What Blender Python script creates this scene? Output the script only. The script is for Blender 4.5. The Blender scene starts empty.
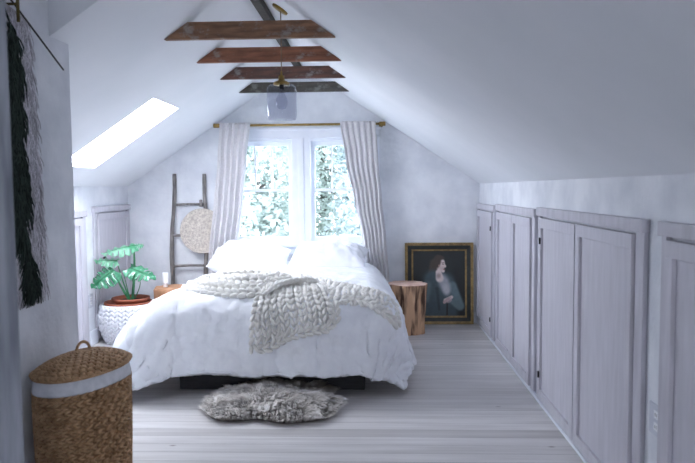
import bpy, math, random
from mathutils import Vector, Matrix, noise
random.seed(7)
PI = math.pi
C = bpy.context.scene.collection
scene = bpy.context.scene

# ------------------------------------------------------------------ room constants (metres)
XR, XL, XM = 1.125, -2.66, -0.768       # right knee wall, left knee wall, ridge line
YB, YF = 7.065, -2.2                    # window wall, wall behind the viewer
HK, HA = 1.492, 2.7585                  # knee wall height, apex height
S = (HA - HK) / (XR - XM)
XP = -1.585                             # near left partition wall
def slope_z(x): return HA - S * abs(x - XM)

# ------------------------------------------------------------------ materials
def lin(c):
    if isinstance(c, str):
        c = tuple(int(c[i:i+2], 16) / 255 for i in (0, 2, 4))
    return tuple(((v / 12.92) if v <= 0.04045 else ((v + 0.055) / 1.055) ** 2.4) for v in c)
def newmat(name):
    m = bpy.data.materials.new(name); m.use_nodes = True
    nt = m.node_tree; nt.nodes.clear()
    out = nt.nodes.new('ShaderNodeOutputMaterial'); b = nt.nodes.new('ShaderNodeBsdfPrincipled')
    nt.links.new(b.outputs[0], out.inputs[0])
    return m, nt, b, out
def mat(name, c1, c2=None, scale=8, rough=.7, metal=0, bump=0, bscale=None, stretch=(1, 1, 1), detail=4,
        sheen=0, trans=0, spec=.5, lo=.35, hi=.65, bdist=.01, attr=None, bcoord='Object'):
    m, nt, b, out = newmat(name)
    N, L = nt.nodes, nt.links
    b.inputs['Roughness'].default_value = rough; b.inputs['Metallic'].default_value = metal
    b.inputs['Specular IOR Level'].default_value = spec
    if sheen: b.inputs['Sheen Weight'].default_value = sheen
    tc = N.new('ShaderNodeTexCoord'); mp = N.new('ShaderNodeMapping')
    mp.inputs['Scale'].default_value = stretch
    L.new(tc.outputs[bcoord], mp.inputs[0])
    c1 = lin(c1); c2 = lin(c2) if c2 else c1
    nz = N.new('ShaderNodeTexNoise'); nz.inputs['Scale'].default_value = scale; nz.inputs['Detail'].default_value = detail
    L.new(mp.outputs[0], nz.inputs[0])
    rp = N.new('ShaderNodeValToRGB')
    rp.color_ramp.elements[0].position = lo; rp.color_ramp.elements[0].color = (*c1, 1)
    rp.color_ramp.elements[1].position = hi; rp.color_ramp.elements[1].color = (*c2, 1)
    L.new(nz.outputs['Fac'], rp.inputs[0])
    col = rp.outputs[0]
    if attr:
        at = N.new('ShaderNodeAttribute'); at.attribute_name = attr
        mx = N.new('ShaderNodeMix'); mx.data_type = 'RGBA'; mx.blend_type = 'MULTIPLY'; mx.inputs[0].default_value = 1
        L.new(at.outputs['Color'], mx.inputs[6]); L.new(col, mx.inputs[7]); col = mx.outputs[2]
    L.new(col, b.inputs['Base Color'])
    if bump:
        n2 = N.new('ShaderNodeTexNoise'); n2.inputs['Scale'].default_value = bscale or scale * 4; n2.inputs['Detail'].default_value = 5
        L.new(mp.outputs[0], n2.inputs[0])
        bp = N.new('ShaderNodeBump'); bp.inputs['Strength'].default_value = bump; bp.inputs['Distance'].default_value = bdist
        L.new(n2.outputs['Fac'], bp.inputs['Height']); L.new(bp.outputs[0], b.inputs['Normal'])
    if trans:
        tr = N.new('ShaderNodeBsdfTranslucent'); L.new(col, tr.inputs[0])
        ms = N.new('ShaderNodeMixShader'); ms.inputs[0].default_value = trans
        L.new(b.outputs[0], ms.inputs[1]); L.new(tr.outputs[0], ms.inputs[2]); L.new(ms.outputs[0], out.inputs[0])
    return m

M = {}
M['plaster'] = mat('lime_plaster', 'd3d6dc', 'e6e8ec', 4, .85, bump=.7, bscale=10, bdist=.018, spec=.2)
M['drywall'] = mat('ceiling_paint', 'dfe2e6', 'e4e6ea', 2, .9, bump=.1, bscale=5, spec=.15)
M['trimwhite'] = mat('white_trim_paint', 'dfe3ec', 'e7eaf1', 5, .5, spec=.4)
M['doorwood'] = mat('whitewashed_pine', 'bdbbc3', 'c9c7cf', 5, .6, bump=.15, bscale=20, stretch=(6, 6, .8), spec=.3, bdist=.004, lo=.3, hi=.7)
M['doortrim'] = mat('whitewashed_casing', 'b8b6be', 'c5c3cb', 4, .65, bump=.3, bscale=24, stretch=(5, 5, 1), spec=.3, bdist=.004)
M['duvet'] = mat('washed_white_linen', 'e4e6eb', 'eaecf0', 14, .9, bump=.5, bscale=22, sheen=.1, spec=.15, bdist=.012)
M['pillow'] = mat('white_linen_pillowcase', 'e6e8ef', 'ecedf3', 14, .9, bump=.3, bscale=70, sheen=.15, spec=.15, bdist=.005)
M['wool'] = mat('chunky_cream_wool', 'd9d7d2', 'e6e4df', 40, .95, bump=.6, bscale=140, sheen=.4, spec=.1, bdist=.004)
M['curtain'] = mat('oatmeal_linen', 'dddbdd', 'e6e4e6', 50, .95, bump=.3, bscale=160, trans=.22, spec=.1, bdist=.003)
M['brass'] = mat('aged_brass', '8a7243', 'a58a55', 20, .4, metal=1)
M['darkwood'] = mat('black_stained_wood', '1b1c20', '25262a', 20, .6, stretch=(1, 6, 6))
M['mattress'] = mat('mattress_ticking', 'c9ccd4', 'd2d5dc', 30, .9)
M['black'] = mat('black_iron', '1c1d20', '2a2b2e', 20, .45, metal=.6)
M['ladder'] = mat('driftwood_grey', '5f5b5a', '918b88', 14, .85, bump=.6, bscale=30, stretch=(3, 3, .6), bdist=.006)
M['straw'] = mat('pale_woven_straw', 'b0a79f', 'd8d0c6', 45, .9, bump=.8, bscale=90, bdist=.006)
M['bark'] = mat('log_side', '4b3325', 'cda684', 7, .8, bump=.7, bscale=12, stretch=(3, 3, .45), bdist=.012, lo=.36, hi=.56)
M['logtop'] = mat('log_cut_top', 'c29c8a', 'dcbfb0', 12, .75, bump=.2)
M['stoolwood'] = mat('pale_log_side', 'b88663', 'cf9f7c', 6, .7, bump=.2, stretch=(3, 3, .6))
M['whiteglaze'] = mat('white_ceramic', 'e9ebef', 'f0f1f4', 10, .3)
M['terracotta'] = mat('terracotta', '8a4a35', 'a35f47', 14, .75, bump=.2, bdist=.003)
M['soil'] = mat('potting_soil', '2c1f1a', '4a352b', 60, .95, bump=.8)
M['crochet'] = mat('white_cotton_rope', 'd9dbe2', 'e8e9ee', 60, .95, bump=.5, bscale=120, bdist=.004)
M['leaf'] = mat('monstera_leaf', '2a7650', '6ab08c', 9, .2, attr=None, spec=.7, trans=.15)
M['leafold'] = mat('monstera_leaf_pale', '4a9c73', 'a9d8be', 9, .3, spec=.7, trans=.2)
M['stem'] = mat('monstera_stem', '2f6f49', '3f8a5b', 12, .5)
M['wicker'] = mat('water_hyacinth', '93704e', 'c29e78', 30, .75, bump=.4, bscale=90, bdist=.004, lo=.3, hi=.7)
M['liner'] = mat('canvas_liner', 'c9cbd0', 'd9dadf', 30, .95, bump=.3, bscale=90, bdist=.003)
M['gold'] = mat('tarnished_gilt', '776240', '9c8354', 25, .45, metal=.35, bump=.2, bdist=.002)
M['frameblack'] = mat('ebonised_frame', '15191a', '20292a', 20, .45)
M['plastic'] = mat('outlet_plate', 'bfc2cc', 'c9ccd5', 10, .5)
M['slot'] = mat('outlet_slot', '2b2c30', '34353a', 10, .6)
M['post'] = mat('weathered_post', '7d828b', 'b4b8c0', 5, .85, bump=.5, bscale=12, stretch=(4, 4, .7), bdist=.008, lo=.3, hi=.7)
M['ground'] = mat('garden_ground', '5a6650', '6b765d', 2, .95)
M['trunk'] = mat('tree_bark', '4a443e', '5d564f', 5, .9)
M['twig'] = mat('dark_dowel', '2a2623', '3d3733', 20, .8)
M['peg'] = mat('brass_hook', '5c5230', '7a6c3d', 20, .5, metal=.6)
M['canvas'] = mat('painted_canvas', 'ffffff', 'f0f0f0', 30, .45, attr='Col', bump=.1, bscale=200, bdist=.001)
M['fur'] = mat('sheepskin_wool', 'ffffff', 'ffffff', 10, .9, attr='Col', sheen=.3, spec=.1, trans=.45)
M['hide'] = mat('sheepskin_hide', '6a645e', '7d766f', 10, .9)
M['yarn'] = mat('shaggy_yarn', 'ffffff', 'ffffff', 10, .95, attr='Col', spec=.05)
def leafmat(name, a, b_):
    return mat(name, a, b_, 1.5, .6, trans=.35)
M['tree1'] = leafmat('tree_leaves_pale', '8f9a92', 'b0b9b1')
M['tree2'] = leafmat('tree_leaves_blue', '8d9896', 'adb7b6')

def beam_mat(name, base, dark, white, wamt):
    m, nt, b, out = newmat(name); N, L = nt.nodes, nt.links
    b.inputs['Roughness'].default_value = .75
    tc = N.new('ShaderNodeTexCoord'); mp = N.new('ShaderNodeMapping'); mp.inputs['Scale'].default_value = (1, 6, 6)
    L.new(tc.outputs['Object'], mp.inputs[0])
    n1 = N.new('ShaderNodeTexNoise'); n1.inputs['Scale'].default_value = 6; n1.inputs['Detail'].default_value = 8; L.new(mp.outputs[0], n1.inputs[0])
    r1 = N.new('ShaderNodeValToRGB'); r1.color_ramp.elements[0].position = .3; r1.color_ramp.elements[0].color = (*lin(dark), 1)
    r1.color_ramp.elements[1].position = .65; r1.color_ramp.elements[1].color = (*lin(base), 1); L.new(n1.outputs['Fac'], r1.inputs[0])
    mp2 = N.new('ShaderNodeMapping'); mp2.inputs['Scale'].default_value = (1, 1, 1.6); L.new(tc.outputs['Object'], mp2.inputs[0])
    n2 = N.new('ShaderNodeTexNoise'); n2.inputs['Scale'].default_value = 7; n2.inputs['Detail'].default_value = 6; n2.inputs['Roughness'].default_value = .7
    L.new(mp2.outputs[0], n2.inputs[0])
    r2 = N.new('ShaderNodeValToRGB'); r2.color_ramp.elements[0].position = wamt; r2.color_ramp.elements[1].position = wamt + .12
    L.new(n2.outputs['Fac'], r2.inputs[0])
    mu = N.new('ShaderNodeMath'); mu.operation = 'MULTIPLY'; mu.inputs[1].default_value = .75; L.new(r2.outputs[0], mu.inputs[0])
    mx = N.new('ShaderNodeMix'); mx.data_type = 'RGBA'; L.new(mu.outputs[0], mx.inputs[0]); L.new(r1.outputs[0], mx.inputs[6]); mx.inputs[7].default_value = (*lin(white), 1)
    L.new(mx.outputs[2], b.inputs['Base Color'])
    bp = N.new('ShaderNodeBump'); bp.inputs['Strength'].default_value = .5; bp.inputs['Distance'].default_value = .006
    L.new(n1.outputs['Fac'], bp.inputs['Height']); L.new(bp.outputs[0], b.inputs['Normal'])
    return m
M['beamA'] = beam_mat('beam_brown', '8f6a50', '5f4333', '96908b', .53)
M['beamB'] = beam_mat('beam_russet', '925f46', '643c2c', '968d87', .56)
M['beamC'] = beam_mat('beam_dark_russet', '654337', '3a2e2a', '8f8c8a', .55)
M['beamD'] = beam_mat('beam_grey_brown', '4d4842', '32312e', '7a7b75', .53)
M['ridge'] = beam_mat('ridge_board', '4a4742', '2f2e2c', '70706b', .62)

def floor_mat():
    m, nt, b, out = newmat('whitewashed_floorboards'); N, L = nt.nodes, nt.links
    tc = N.new('ShaderNodeTexCoord')
    br = N.new('ShaderNodeTexBrick'); br.offset = .37; br.inputs['Scale'].default_value = 1
    br.inputs['Brick Width'].default_value = 60; br.inputs['Row Height'].default_value = .118
    br.inputs['Mortar Size'].default_value = .0022; br.inputs['Mortar Smooth'].default_value = .3
    br.inputs['Color1'].default_value = (*lin('c0bdbc'), 1); br.inputs['Color2'].default_value = (*lin('dddbda'), 1)
    br.inputs['Mortar'].default_value = (*lin('a8a5a4'), 1); br.inputs['Bias'].default_value = 0
    mpb = N.new('ShaderNodeMapping'); mpb.inputs['Location'].default_value = (20, 0, 0); L.new(tc.outputs['Object'], mpb.inputs[0]); L.new(mpb.outputs[0], br.inputs[0])
    mp = N.new('ShaderNodeMapping'); mp.inputs['Scale'].default_value = (.55, 8, 1); L.new(tc.outputs['Object'], mp.inputs[0])
    nz = N.new('ShaderNodeTexNoise'); nz.inputs['Scale'].default_value = 2.2; nz.inputs['Detail'].default_value = 7; nz.inputs['Roughness'].default_value = .6
    L.new(mp.outputs[0], nz.inputs[0])
    rp = N.new('ShaderNodeValToRGB'); rp.color_ramp.elements[0].position = .3; rp.color_ramp.elements[0].color = (*lin('c6c2c2'), 1)
    rp.color_ramp.elements[1].position = .62; rp.color_ramp.elements[1].color = (*lin('ffffff'), 1); L.new(nz.outputs['Fac'], rp.inputs[0])
    mx = N.new('ShaderNodeMix'); mx.data_type = 'RGBA'; mx.blend_type = 'MULTIPLY'; mx.inputs[0].default_value = .55
    L.new(br.outputs[0], mx.inputs[6]); L.new(rp.outputs[0], mx.inputs[7])
    # knots
    vo = N.new('ShaderNodeTexVoronoi'); vo.inputs['Scale'].default_value = 1.7
    mp3 = N.new('ShaderNodeMapping'); mp3.inputs['Scale'].default_value = (.8, 1.5, 1); L.new(tc.outputs['Object'], mp3.inputs[0]); L.new(mp3.outputs[0], vo.inputs[0])
    rk = N.new('ShaderNodeValToRGB'); rk.color_ramp.elements[0].position = .01; rk.color_ramp.elements[0].color = (*lin('8f8580'), 1)
    rk.color_ramp.elements[1].position = .035; L.new(vo.outputs['Distance'], rk.inputs[0])
    mk = N.new('ShaderNodeMix'); mk.data_type = 'RGBA'; mk.blend_type = 'MULTIPLY'; mk.inputs[0].default_value = .8
    L.new(mx.outputs[2], mk.inputs[6]); L.new(rk.outputs[0], mk.inputs[7])
    L.new(mk.outputs[2], b.inputs['Base Color'])
    b.inputs['Roughness'].default_value = .42; b.inputs['Specular IOR Level'].default_value = .45
    bp = N.new('ShaderNodeBump'); bp.inputs['Strength'].default_value = .25; bp.inputs['Distance'].default_value = .004
    ad = N.new('ShaderNodeMath'); ad.operation = 'SUBTRACT'; L.new(nz.outputs['Fac'], ad.inputs[0]); L.new(br.outputs['Fac'], ad.inputs[1])
    L.new(ad.outputs[0], bp.inputs['Height']); L.new(bp.outputs[0], b.inputs['Normal'])
    return m
M['floor'] = floor_mat()

def pane_mat(name, tint, gl):
    m = bpy.data.materials.new(name); m.use_nodes = True; nt = m.node_tree; nt.nodes.clear(); N, L = nt.nodes, nt.links
    out = N.new('ShaderNodeOutputMaterial'); t = N.new('ShaderNodeBsdfTransparent'); t.inputs[0].default_value = (*tint, 1)
    g = N.new('ShaderNodeBsdfGlossy'); g.inputs['Roughness'].default_value = .03
    lw = N.new('ShaderNodeLayerWeight'); pw = N.new('ShaderNodeMath'); pw.operation = 'POWER'; pw.inputs[1].default_value = 4
    L.new(lw.outputs['Facing'], pw.inputs[0]); fr = N.new('ShaderNodeMath'); fr.operation = 'MULTIPLY_ADD'; fr.inputs[1].default_value = gl; fr.inputs[2].default_value = gl * .08
    L.new(pw.outputs[0], fr.inputs[0])
    ms = N.new('ShaderNodeMixShader'); L.new(fr.outputs[0], ms.inputs[0]); L.new(t.outputs[0], ms.inputs[1]); L.new(g.outputs[0], ms.inputs[2])
    L.new(ms.outputs[0], out.inputs[0]); return m
M['glass'] = pane_mat('window_glass', (.62, .65, .68), .3)
M['skyglass'] = pane_mat('skylight_glass', (1, 1, 1), .02)
M['smoke'] = pane_mat('smoked_glass', (.78, .79, .84), .35)
M['bulb'] = pane_mat('bulb_glass', (.86, .87, .9), .3)

# ------------------------------------------------------------------ mesh building
class MB:
    def __init__(s): s.v = []; s.f = []; s.sm = []; s.col = []
    def add(s, vs, fs, smooth=False, col=None):
        o = len(s.v); s.v += [tuple(p) for p in vs]; s.f += [tuple(i + o for i in f) for f in fs]; s.sm += [smooth] * len(fs)
        s.col += [col or (1, 1, 1)] * len(vs)
        return s
    def box(s, x0, x1, y0, y1, z0, z1, T=None):
        p = [Vector(q) for q in ((x0,y0,z0),(x1,y0,z0),(x1,y1,z0),(x0,y1,z0),(x0,y0,z1),(x1,y0,z1),(x1,y1,z1),(x0,y1,z1))]
        if T: p = [T @ q for q in p]
        return s.add(p, [(0,3,2,1),(4,5,6,7),(0,1,5,4),(1,2,6,5),(2,3,7,6),(3,0,4,7)])
    def slab(s, quad, n, t):
        q = [Vector(p) for p in quad]; n = Vector(n).normalized() * t; k = len(q)
        r = [p + n for p in q]
        fs = [tuple(range(k)), tuple(range(2*k-1, k-1, -1))] + [(i, i+k, (i+1) % k + k, (i+1) % k) for i in range(k)]
        return s.add(q + r, fs)
    def tube(s, pts, r, seg=8, cap=True, flat=1.0, col=None, smooth=True):
        pts = [Vector(p) for p in pts]; n = len(pts); vs = []
        rs = r if isinstance(r, (list, tuple)) else [r] * n
        up = None
        for i, p in enumerate(pts):
            t = (pts[min(i+1, n-1)] - pts[max(i-1, 0)]).normalized()
            if up is None:
                up = Vector((0, 0, 1)) if abs(t.z) < .9 else Vector((0, 1, 0))
            a = t.cross(up).normalized(); b = a.cross(t).normalized(); up = b
            for k in range(seg):
                th = 2 * PI * k / seg
                vs.append(p + a * math.cos(th) * rs[i] + b * math.sin(th) * rs[i] * flat)
        fs = [(i*seg+k, i*seg+(k+1) % seg, (i+1)*seg+(k+1) % seg, (i+1)*seg+k) for i in range(n-1) for k in range(seg)]
        if cap: fs += [tuple(range(seg-1, -1, -1)), tuple(range((n-1)*seg, n*seg))]
        return s.add(vs, fs, smooth, col)
    def lathe(s, prof, c=(0, 0, 0), seg=32, sx=1, sy=1, smooth=True, rot=0, fn=None):
        vs = []
        for r, z in prof:
            for k in range(seg):
                th = 2 * PI * k / seg
                rr = r * (fn(th, z) if fn else 1)
                x, y = rr * math.cos(th) * sx, rr * math.sin(th) * sy
                vs.append((c[0] + x * math.cos(rot) - y * math.sin(rot), c[1] + x * math.sin(rot) + y * math.cos(rot), c[2] + z))
        n = len(prof)
        fs = [(i*seg+k, i*seg+(k+1) % seg, (i+1)*seg+(k+1) % seg, (i+1)*seg+k) for i in range(n-1) for k in range(seg)]
        return s.add(vs, fs, smooth)
    def grid(s, fn, nu, nv, smooth=True, colfn=None, closed=False):
        vs = [fn(i / nu, j / nv) for j in range(nv + 1) for i in range(nu + 1)]
        fs = [(j*(nu+1)+i, j*(nu+1)+i+1, (j+1)*(nu+1)+i+1, (j+1)*(nu+1)+i) for j in range(nv) for i in range(nu)]
        o = len(s.v); s.add(vs, fs, smooth)
        if colfn:
            for j in range(nv + 1):
                for i in range(nu + 1): s.col[o + j*(nu+1)+i] = colfn(i / nu, j / nv)
        return s
    def pill(s, c, t, nrm, L_, W, H, seg=8, rings=5, col=None):
        """an ellipsoid stitch: c centre, t long axis, nrm normal"""
        t = Vector(t).normalized(); nrm = Vector(nrm); b = nrm.cross(t).normalized(); n = t.cross(b); c = Vector(c)
        vs = [c - t * L_]
        for i in range(1, rings):
            ph = PI * i / rings; a = -math.cos(ph); q = math.sin(ph) ** .8
            for k in range(seg):
                th = 2 * PI * k / seg
                vs.append(c + t * a * L_ + b * math.cos(th) * W * q + n * math.sin(th) * H * q)
        vs.append(c + t * L_)
        fs = [(0, 1 + (k+1) % seg, 1 + k) for k in range(seg)]
        for i in range(rings - 2):
            fs += [(1+i*seg+k, 1+i*seg+(k+1) % seg, 1+(i+1)*seg+(k+1) % seg, 1+(i+1)*seg+k) for k in range(seg)]
        l = len(vs) - 1
        fs += [(l, 1+(rings-2)*seg+k, 1+(rings-2)*seg+(k+1) % seg) for k in range(seg)]
        return s.add(vs, fs, True, col)
    def build(s, name, m, parent=None, loc=None, bevel=0, color=False):
        me = bpy.data.meshes.new(name)
        o = bpy.data.objects.new(name, me); C.objects.link(o)
        off = Vector(loc) if loc else Vector((0, 0, 0))
        if parent is not None: off = parent_world(parent)
        me.from_pydata([tuple(Vector(v) - off) for v in s.v], [], s.f)
        me.polygons.foreach_set('use_smooth', s.sm); me.update()
        if color:
            a = me.color_attributes.new('Col', 'FLOAT_COLOR', 'POINT')
            a.data.foreach_set('color', [x for c in s.col for x in (*lin(c), 1)])
        me.materials.append(m)
        if parent is not None: o.parent = parent
        elif loc: o.location = off
        if bevel:
            b = o.modifiers.new('bevel', 'BEVEL'); b.width = bevel; b.segments = 2; b.limit_method = 'ANGLE'; b.angle_limit = .6
        return o
def parent_world(o):
    p = Vector((0, 0, 0))
    while o is not None: p += o.location; o = o.parent
    return p
def tag(o, label=None, cat=None, group=None, kind=None):
    if label: o['label'] = label
    if cat: o['category'] = cat
    if group: o['group'] = group
    if kind: o['kind'] = kind
    return o
def thing(name, loc, label=None, cat=None, group=None, kind=None):
    o = bpy.data.objects.new(name, None); C.objects.link(o); o.location = loc; o.empty_display_size = .1
    return tag(o, label, cat, group, kind)
def struct(name, mb, m, label=None, **k):
    o = mb.build(name, m, **k); return tag(o, label, None, None, 'structure')
def sm_(e0, e1, x): t = max(0, min(1, (x - e0) / (e1 - e0))); return t * t * (3 - 2 * t)
def nz(x, y, z=0): return noise.noise(Vector((x, y, z)))

# ------------------------------------------------------------------ SETTING
T = .12
b = MB(); b.box(XL - T, XR + T, YF - T, YB + T, -.12, 0); struct('floor', b, M['floor'])
# window wall with its opening
WX0, WX1, WZ0, WZ1 = -1.52, -.02, .86, 1.99
b = MB()
def back_piece(x0, x1, z0, z1=None):
    if z1 is not None: b.box(x0, x1, YB, YB + T, z0, z1)
b.box(XL - T, WX0, YB, YB + T, 0, HK); b.box(WX1, XR + T, YB, YB + T, 0, HK)
b.box(WX0, WX1, YB, YB + T, 0, WZ0)
def gab(x0, x1, zb):
    q = [(x0, YB, zb), (x1, YB, zb), (x1, YB, slope_z(x1)), (x0, YB, slope_z(x0))]
    b.slab(q, (0, 1, 0), T)
gab(XL, WX0, HK); gab(WX1, XR, HK); gab(WX0, XM, WZ1); gab(XM, WX1, WZ1)
struct('wall_back', b, M['plaster'])
b = MB(); b.box(XR, XR + T, YF, YB, 0, HK); struct('wall_right', b, M['plaster'])
b = MB(); b.box(XL - T, XL, 3.2, YB, 0, HK); struct('wall_left', b, M['plaster'])
b = MB(); b.box(XP - T, XP, YF, 3.44, 0, 2.24)
b.slab([(XP, YF, 2.24), (XP, 3.262, 2.24), (XP, 3.262, 2.6), (XP, YF, 2.6)], (-1, 0, 0), T)
struct('wall_left_near', b, M['plaster'])
b = MB(); b.slab([(XL, 3.2, 0), (XP - T, 3.2, 0), (XP - T, 3.2, slope_z(XP - T)), (XL, 3.2, HK)], (0, -1, 0), T)
struct('wall_left_closet', b, M['drywall'])
# dark upright face where the sloped ceiling stops at the near dormer
XD = -1.03
b = MB(); b.slab([(XP, 3.262, slope_z(XP) - .004), (XD, 3.262, slope_z(XD) - .004), (XP, 3.262, slope_z(XD))], (0, -1, 0), .03)
struct('wall_dormer', b, M['drywall'])
# rear wall, with an unseen opening added to brighten the near room
b = MB(); RY = YF
for (x0, x1) in ((XP - T, .3), (.9, XR + T)): b.box(x0, x1, RY - T, RY, 0, 2.0 if x1 > .9 else 2.2)
for (x0, x1) in ((.3, .9),):
    b.box(x0, x1, RY - T, RY, 0, 1.0); b.box(x0, x1, RY - T, RY, 1.6, 2.3)
b.slab([(XP - T, RY, 2.2), (XR + T, RY, 1.4), (XR + T, RY, 2.9), (XP - T, RY, 2.9)], (0, -1, 0), T)
struct('wall_front', b, M['plaster'])
# ceiling : two slopes, skylight opening in the left one, flat dormer ceiling near left
SK = (-2.44, -1.663, 5.03, 5.70)
b = MB(); NL = Vector((-S, 0, 1)).normalized(); NR = Vector((S, 0, 1)).normalized()
def left(x0, x1, y0, y1): b.slab([(x0, y0, slope_z(x0)), (x1, y0, slope_z(x1)), (x1, y1, slope_z(x1)), (x0, y1, slope_z(x0))], NL, .035)
left(XL - .05, XD, 3.262, SK[2]); left(XL - .05, XD, SK[3], YB + .05)
left(XL - .05, SK[0], SK[2], SK[3]); left(SK[1], XD, SK[2], SK[3]); left(XD, XM, YF - .1, YB + .05)
b.slab([(XM, YF - .1, HA), (XR + .05, YF - .1, slope_z(XR + .05)), (XR + .05, YB + .05, slope_z(XR + .05)), (XM, YB + .05, HA)], NR, .035)
b.box(XP - T, XD, YF - .1, 3.262, slope_z(XD), slope_z(XD) + .09)
struct('ceiling', b, M['drywall'])
# skylight
sk = thing('window_2', ((SK[0]+SK[1])/2, (SK[2]+SK[3])/2, slope_z((SK[0]+SK[1])/2)), 'bright skylight set in the left ceiling slope', kind='structure')
b = MB()
def sl(x0, x1, y0, y1, lo, t):
    q = [Vector((x0, y0, slope_z(x0))), Vector((x1, y0, slope_z(x1))), Vector((x1, y1, slope_z(x1))), Vector((x0, y1, slope_z(x0)))]
    return [p + NL * lo for p in q], NL, t
for a in ((SK[0], SK[0] + .012, SK[2], SK[3]), (SK[1] - .012, SK[1], SK[2], SK[3]), (SK[0], SK[1], SK[2], SK[2] + .012), (SK[0], SK[1], SK[3] - .012, SK[3])):
    b.slab(*sl(*a, .002, .04))
b.build('skylight_frame', M['trimwhite'], sk)
b = MB(); b.slab(*sl(SK[0] + .012, SK[1] - .012, SK[2] + .012, SK[3] - .012, .014, .004)); b.build('pane', M['skyglass'], sk)
# baseboards and trims
b = MB(); b.box(XL, XL + .018, 3.3, 4.85, 0, .14); b.box(XL, XL + .018, 5.98, 6.14, 0, .14); struct('baseboard_left', b, M['trimwhite'], bevel=.003)
b = MB(); b.box(XL + .02, XR - .02, YB - .018, YB, 0, .12); struct('baseboard_back', b, M['trimwhite'], bevel=.003)
b = MB(); b.box(XR - .028, XR, YF, YB - .02, 0, .022); struct('baseboard_right', b, M['trimwhite'], bevel=.006)
# weathered jamb at the far left of the view
b = MB(); b.box(-1.10, -.963, 1.62, 1.74, 0, slope_z(XD)); struct('trim_1', b, M['post'], 'weathered grey-white wooden post at the left edge, nearest the viewer', bevel=.008)

# ------------------------------------------------------------------ the double window
w = thing('window_1', (XM, YB, WZ0), 'white double-hung twin window with three-light upper sashes', kind='structure')
b = MB(); Y0 = YB - .022
b.box(WX0 - .09, WX0, Y0, YB + .005, WZ0 - .02, WZ1 + .03); b.box(WX1, WX1 + .09, Y0, YB + .005, WZ0 - .02, WZ1 + .03)
b.box(WX0 - .09, WX1 + .09, Y0, YB + .005, WZ1 - .0, WZ1 + .085); b.box(WX0 - .11, WX1 + .11, Y0 - .018, YB, WZ1 + .085, WZ1 + .11)
b.box(-.872, -.668, Y0, YB + .10, WZ0, WZ1)
b.box(-.80, -.74, Y0 - .012, Y0 + .01, WZ0, WZ1)
b.box(WX0, WX0 + .02, YB, YB + .11, WZ0, WZ1); b.box(WX1 - .02, WX1, YB, YB + .11, WZ0, WZ1)
b.box(WX0, WX1, YB, YB + .11, WZ1 - .03, WZ1)
b.build('window_frame', M['trimwhite'], w, bevel=.003)
b = MB(); b.box(WX0 - .12, WX1 + .12, YB - .06, YB + .11, WZ0 - .03, WZ0 + .005); b.box(WX0 - .09, WX1 + .09, Y0, YB, WZ0 - .11, WZ0 - .03)
b.build('window_sill', M['trimwhite'], w, bevel=.004)
for (x0, x1) in ((WX0 + .02, -.872), (-.668, WX1 - .02)):
    for low in (True, False):
        b = MB(); ya = YB + (.03 if low else .065); yb = ya + .033
        z0, z1 = (WZ0 + .005, 1.455) if low else (1.425, WZ1 - .03)
        rb = .075 if low else .03; rt = .03 if low else .045; st = .042
        b.box(x0, x0 + st, ya, yb, z0, z1); b.box(x1 - st, x1, ya, yb, z0, z1)
        b.box(x0 + st, x1 - st, ya, yb, z0, z0 + rb); b.box(x0 + st, x1 - st, ya, yb, z1 - rt, z1)
        if not low:
            gw = (x1 - x0 - 2 * st) / 3
            for k in (1, 2): b.box(x0 + st + gw*k - .009, x0 + st + gw*k + .009, ya + .004, yb - .004, z0 + rb, z1 - rt)
        sash = b.build('sash', M['trimwhite'], w, bevel=.002)
        b = MB(); b.box(x0 + st - .003, x1 - st + .003, ya + .014, ya + .018, z0 + rb - .003, z1 - rt + .003)
        g = b.build('pane', M['glass'], None); g.parent = sash; g.location = -parent_world(sash)

# ------------------------------------------------------------------ knee wall access doors (right) and left ones
def panel_door(mb_list, y0, y1, z0, z1, x, sgn, m, parent, hinge=None, rail=.065):
    """shaker leaf on a wall plane X=x; sgn = direction into the room"""
    bb = MB(); a, c = sorted((x, x + sgn * .012)); e, f = sorted((x, x + sgn * .028))
    bb.box(a, c, y0 + rail * .5, y1 - rail * .5, z0 + rail * .5, z1 - rail * .5)
    for (p, q, r, s_) in ((y0, y1, z1 - rail, z1), (y0, y1, z0, z0 + rail), (y0, y0 + rail, z0 + rail, z1 - rail), (y1 - rail, y1, z0 + rail, z1 - rail)):
        bb.box(e, f, p, q, r, s_)
    leaf = bb.build('door_leaf', m, parent, bevel=.002)
    if hinge is not None:
        for z in (z1 - .15, z0 + .17):
            h = MB(); h.tube([(x + sgn * .033, hinge, z - .022), (x + sgn * .033, hinge, z + .022)], .005, 8)
            h.box(*sorted((x + sgn * .028, x + sgn * .031)), hinge - .013, hinge + .013, z - .02, z + .02)
            ho = h.build('hinge', M['black'], None); ho.parent = leaf; ho.location = -parent_world(leaf)
    return leaf
def door_unit(name, y0, y1, top, leaves, wall, sgn, label, side0=.06, side1=.06, hinge_at=None, z0=.03, head=.055):
    d = thing(name, (wall, (y0 + y1) / 2, 0), label, kind='structure')
    bb = MB(); a, c = sorted((wall, wall + sgn * .022))
    bb.box(a, c, y0, y0 + side0, z0, top - head); bb.box(a, c, y1 - side1, y1, z0, top - head)
    bb.build('door_casing', M['doortrim'], d, bevel=.003)
    bb = MB(); bb.box(*sorted((wall, wall + sgn * .034)), y0 - .012, y1 + .012, top - head, top)
    bb.build('header_board', M['doortrim'], d, bevel=.003)
    for i, (p, q) in enumerate(leaves):
        panel_door(None, p, q, z0 + .01, top - head - .012, wall + sgn * .006, sgn, M['doorwood'], d, hinge_at[i] if hinge_at else None)
    return d
door_unit('door_1', 6.08, 7.04, 1.285, [(6.17, 7.02)], XR, -1, 'narrow whitewashed access door next to the painting', .07, .02, [6.19])
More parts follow.
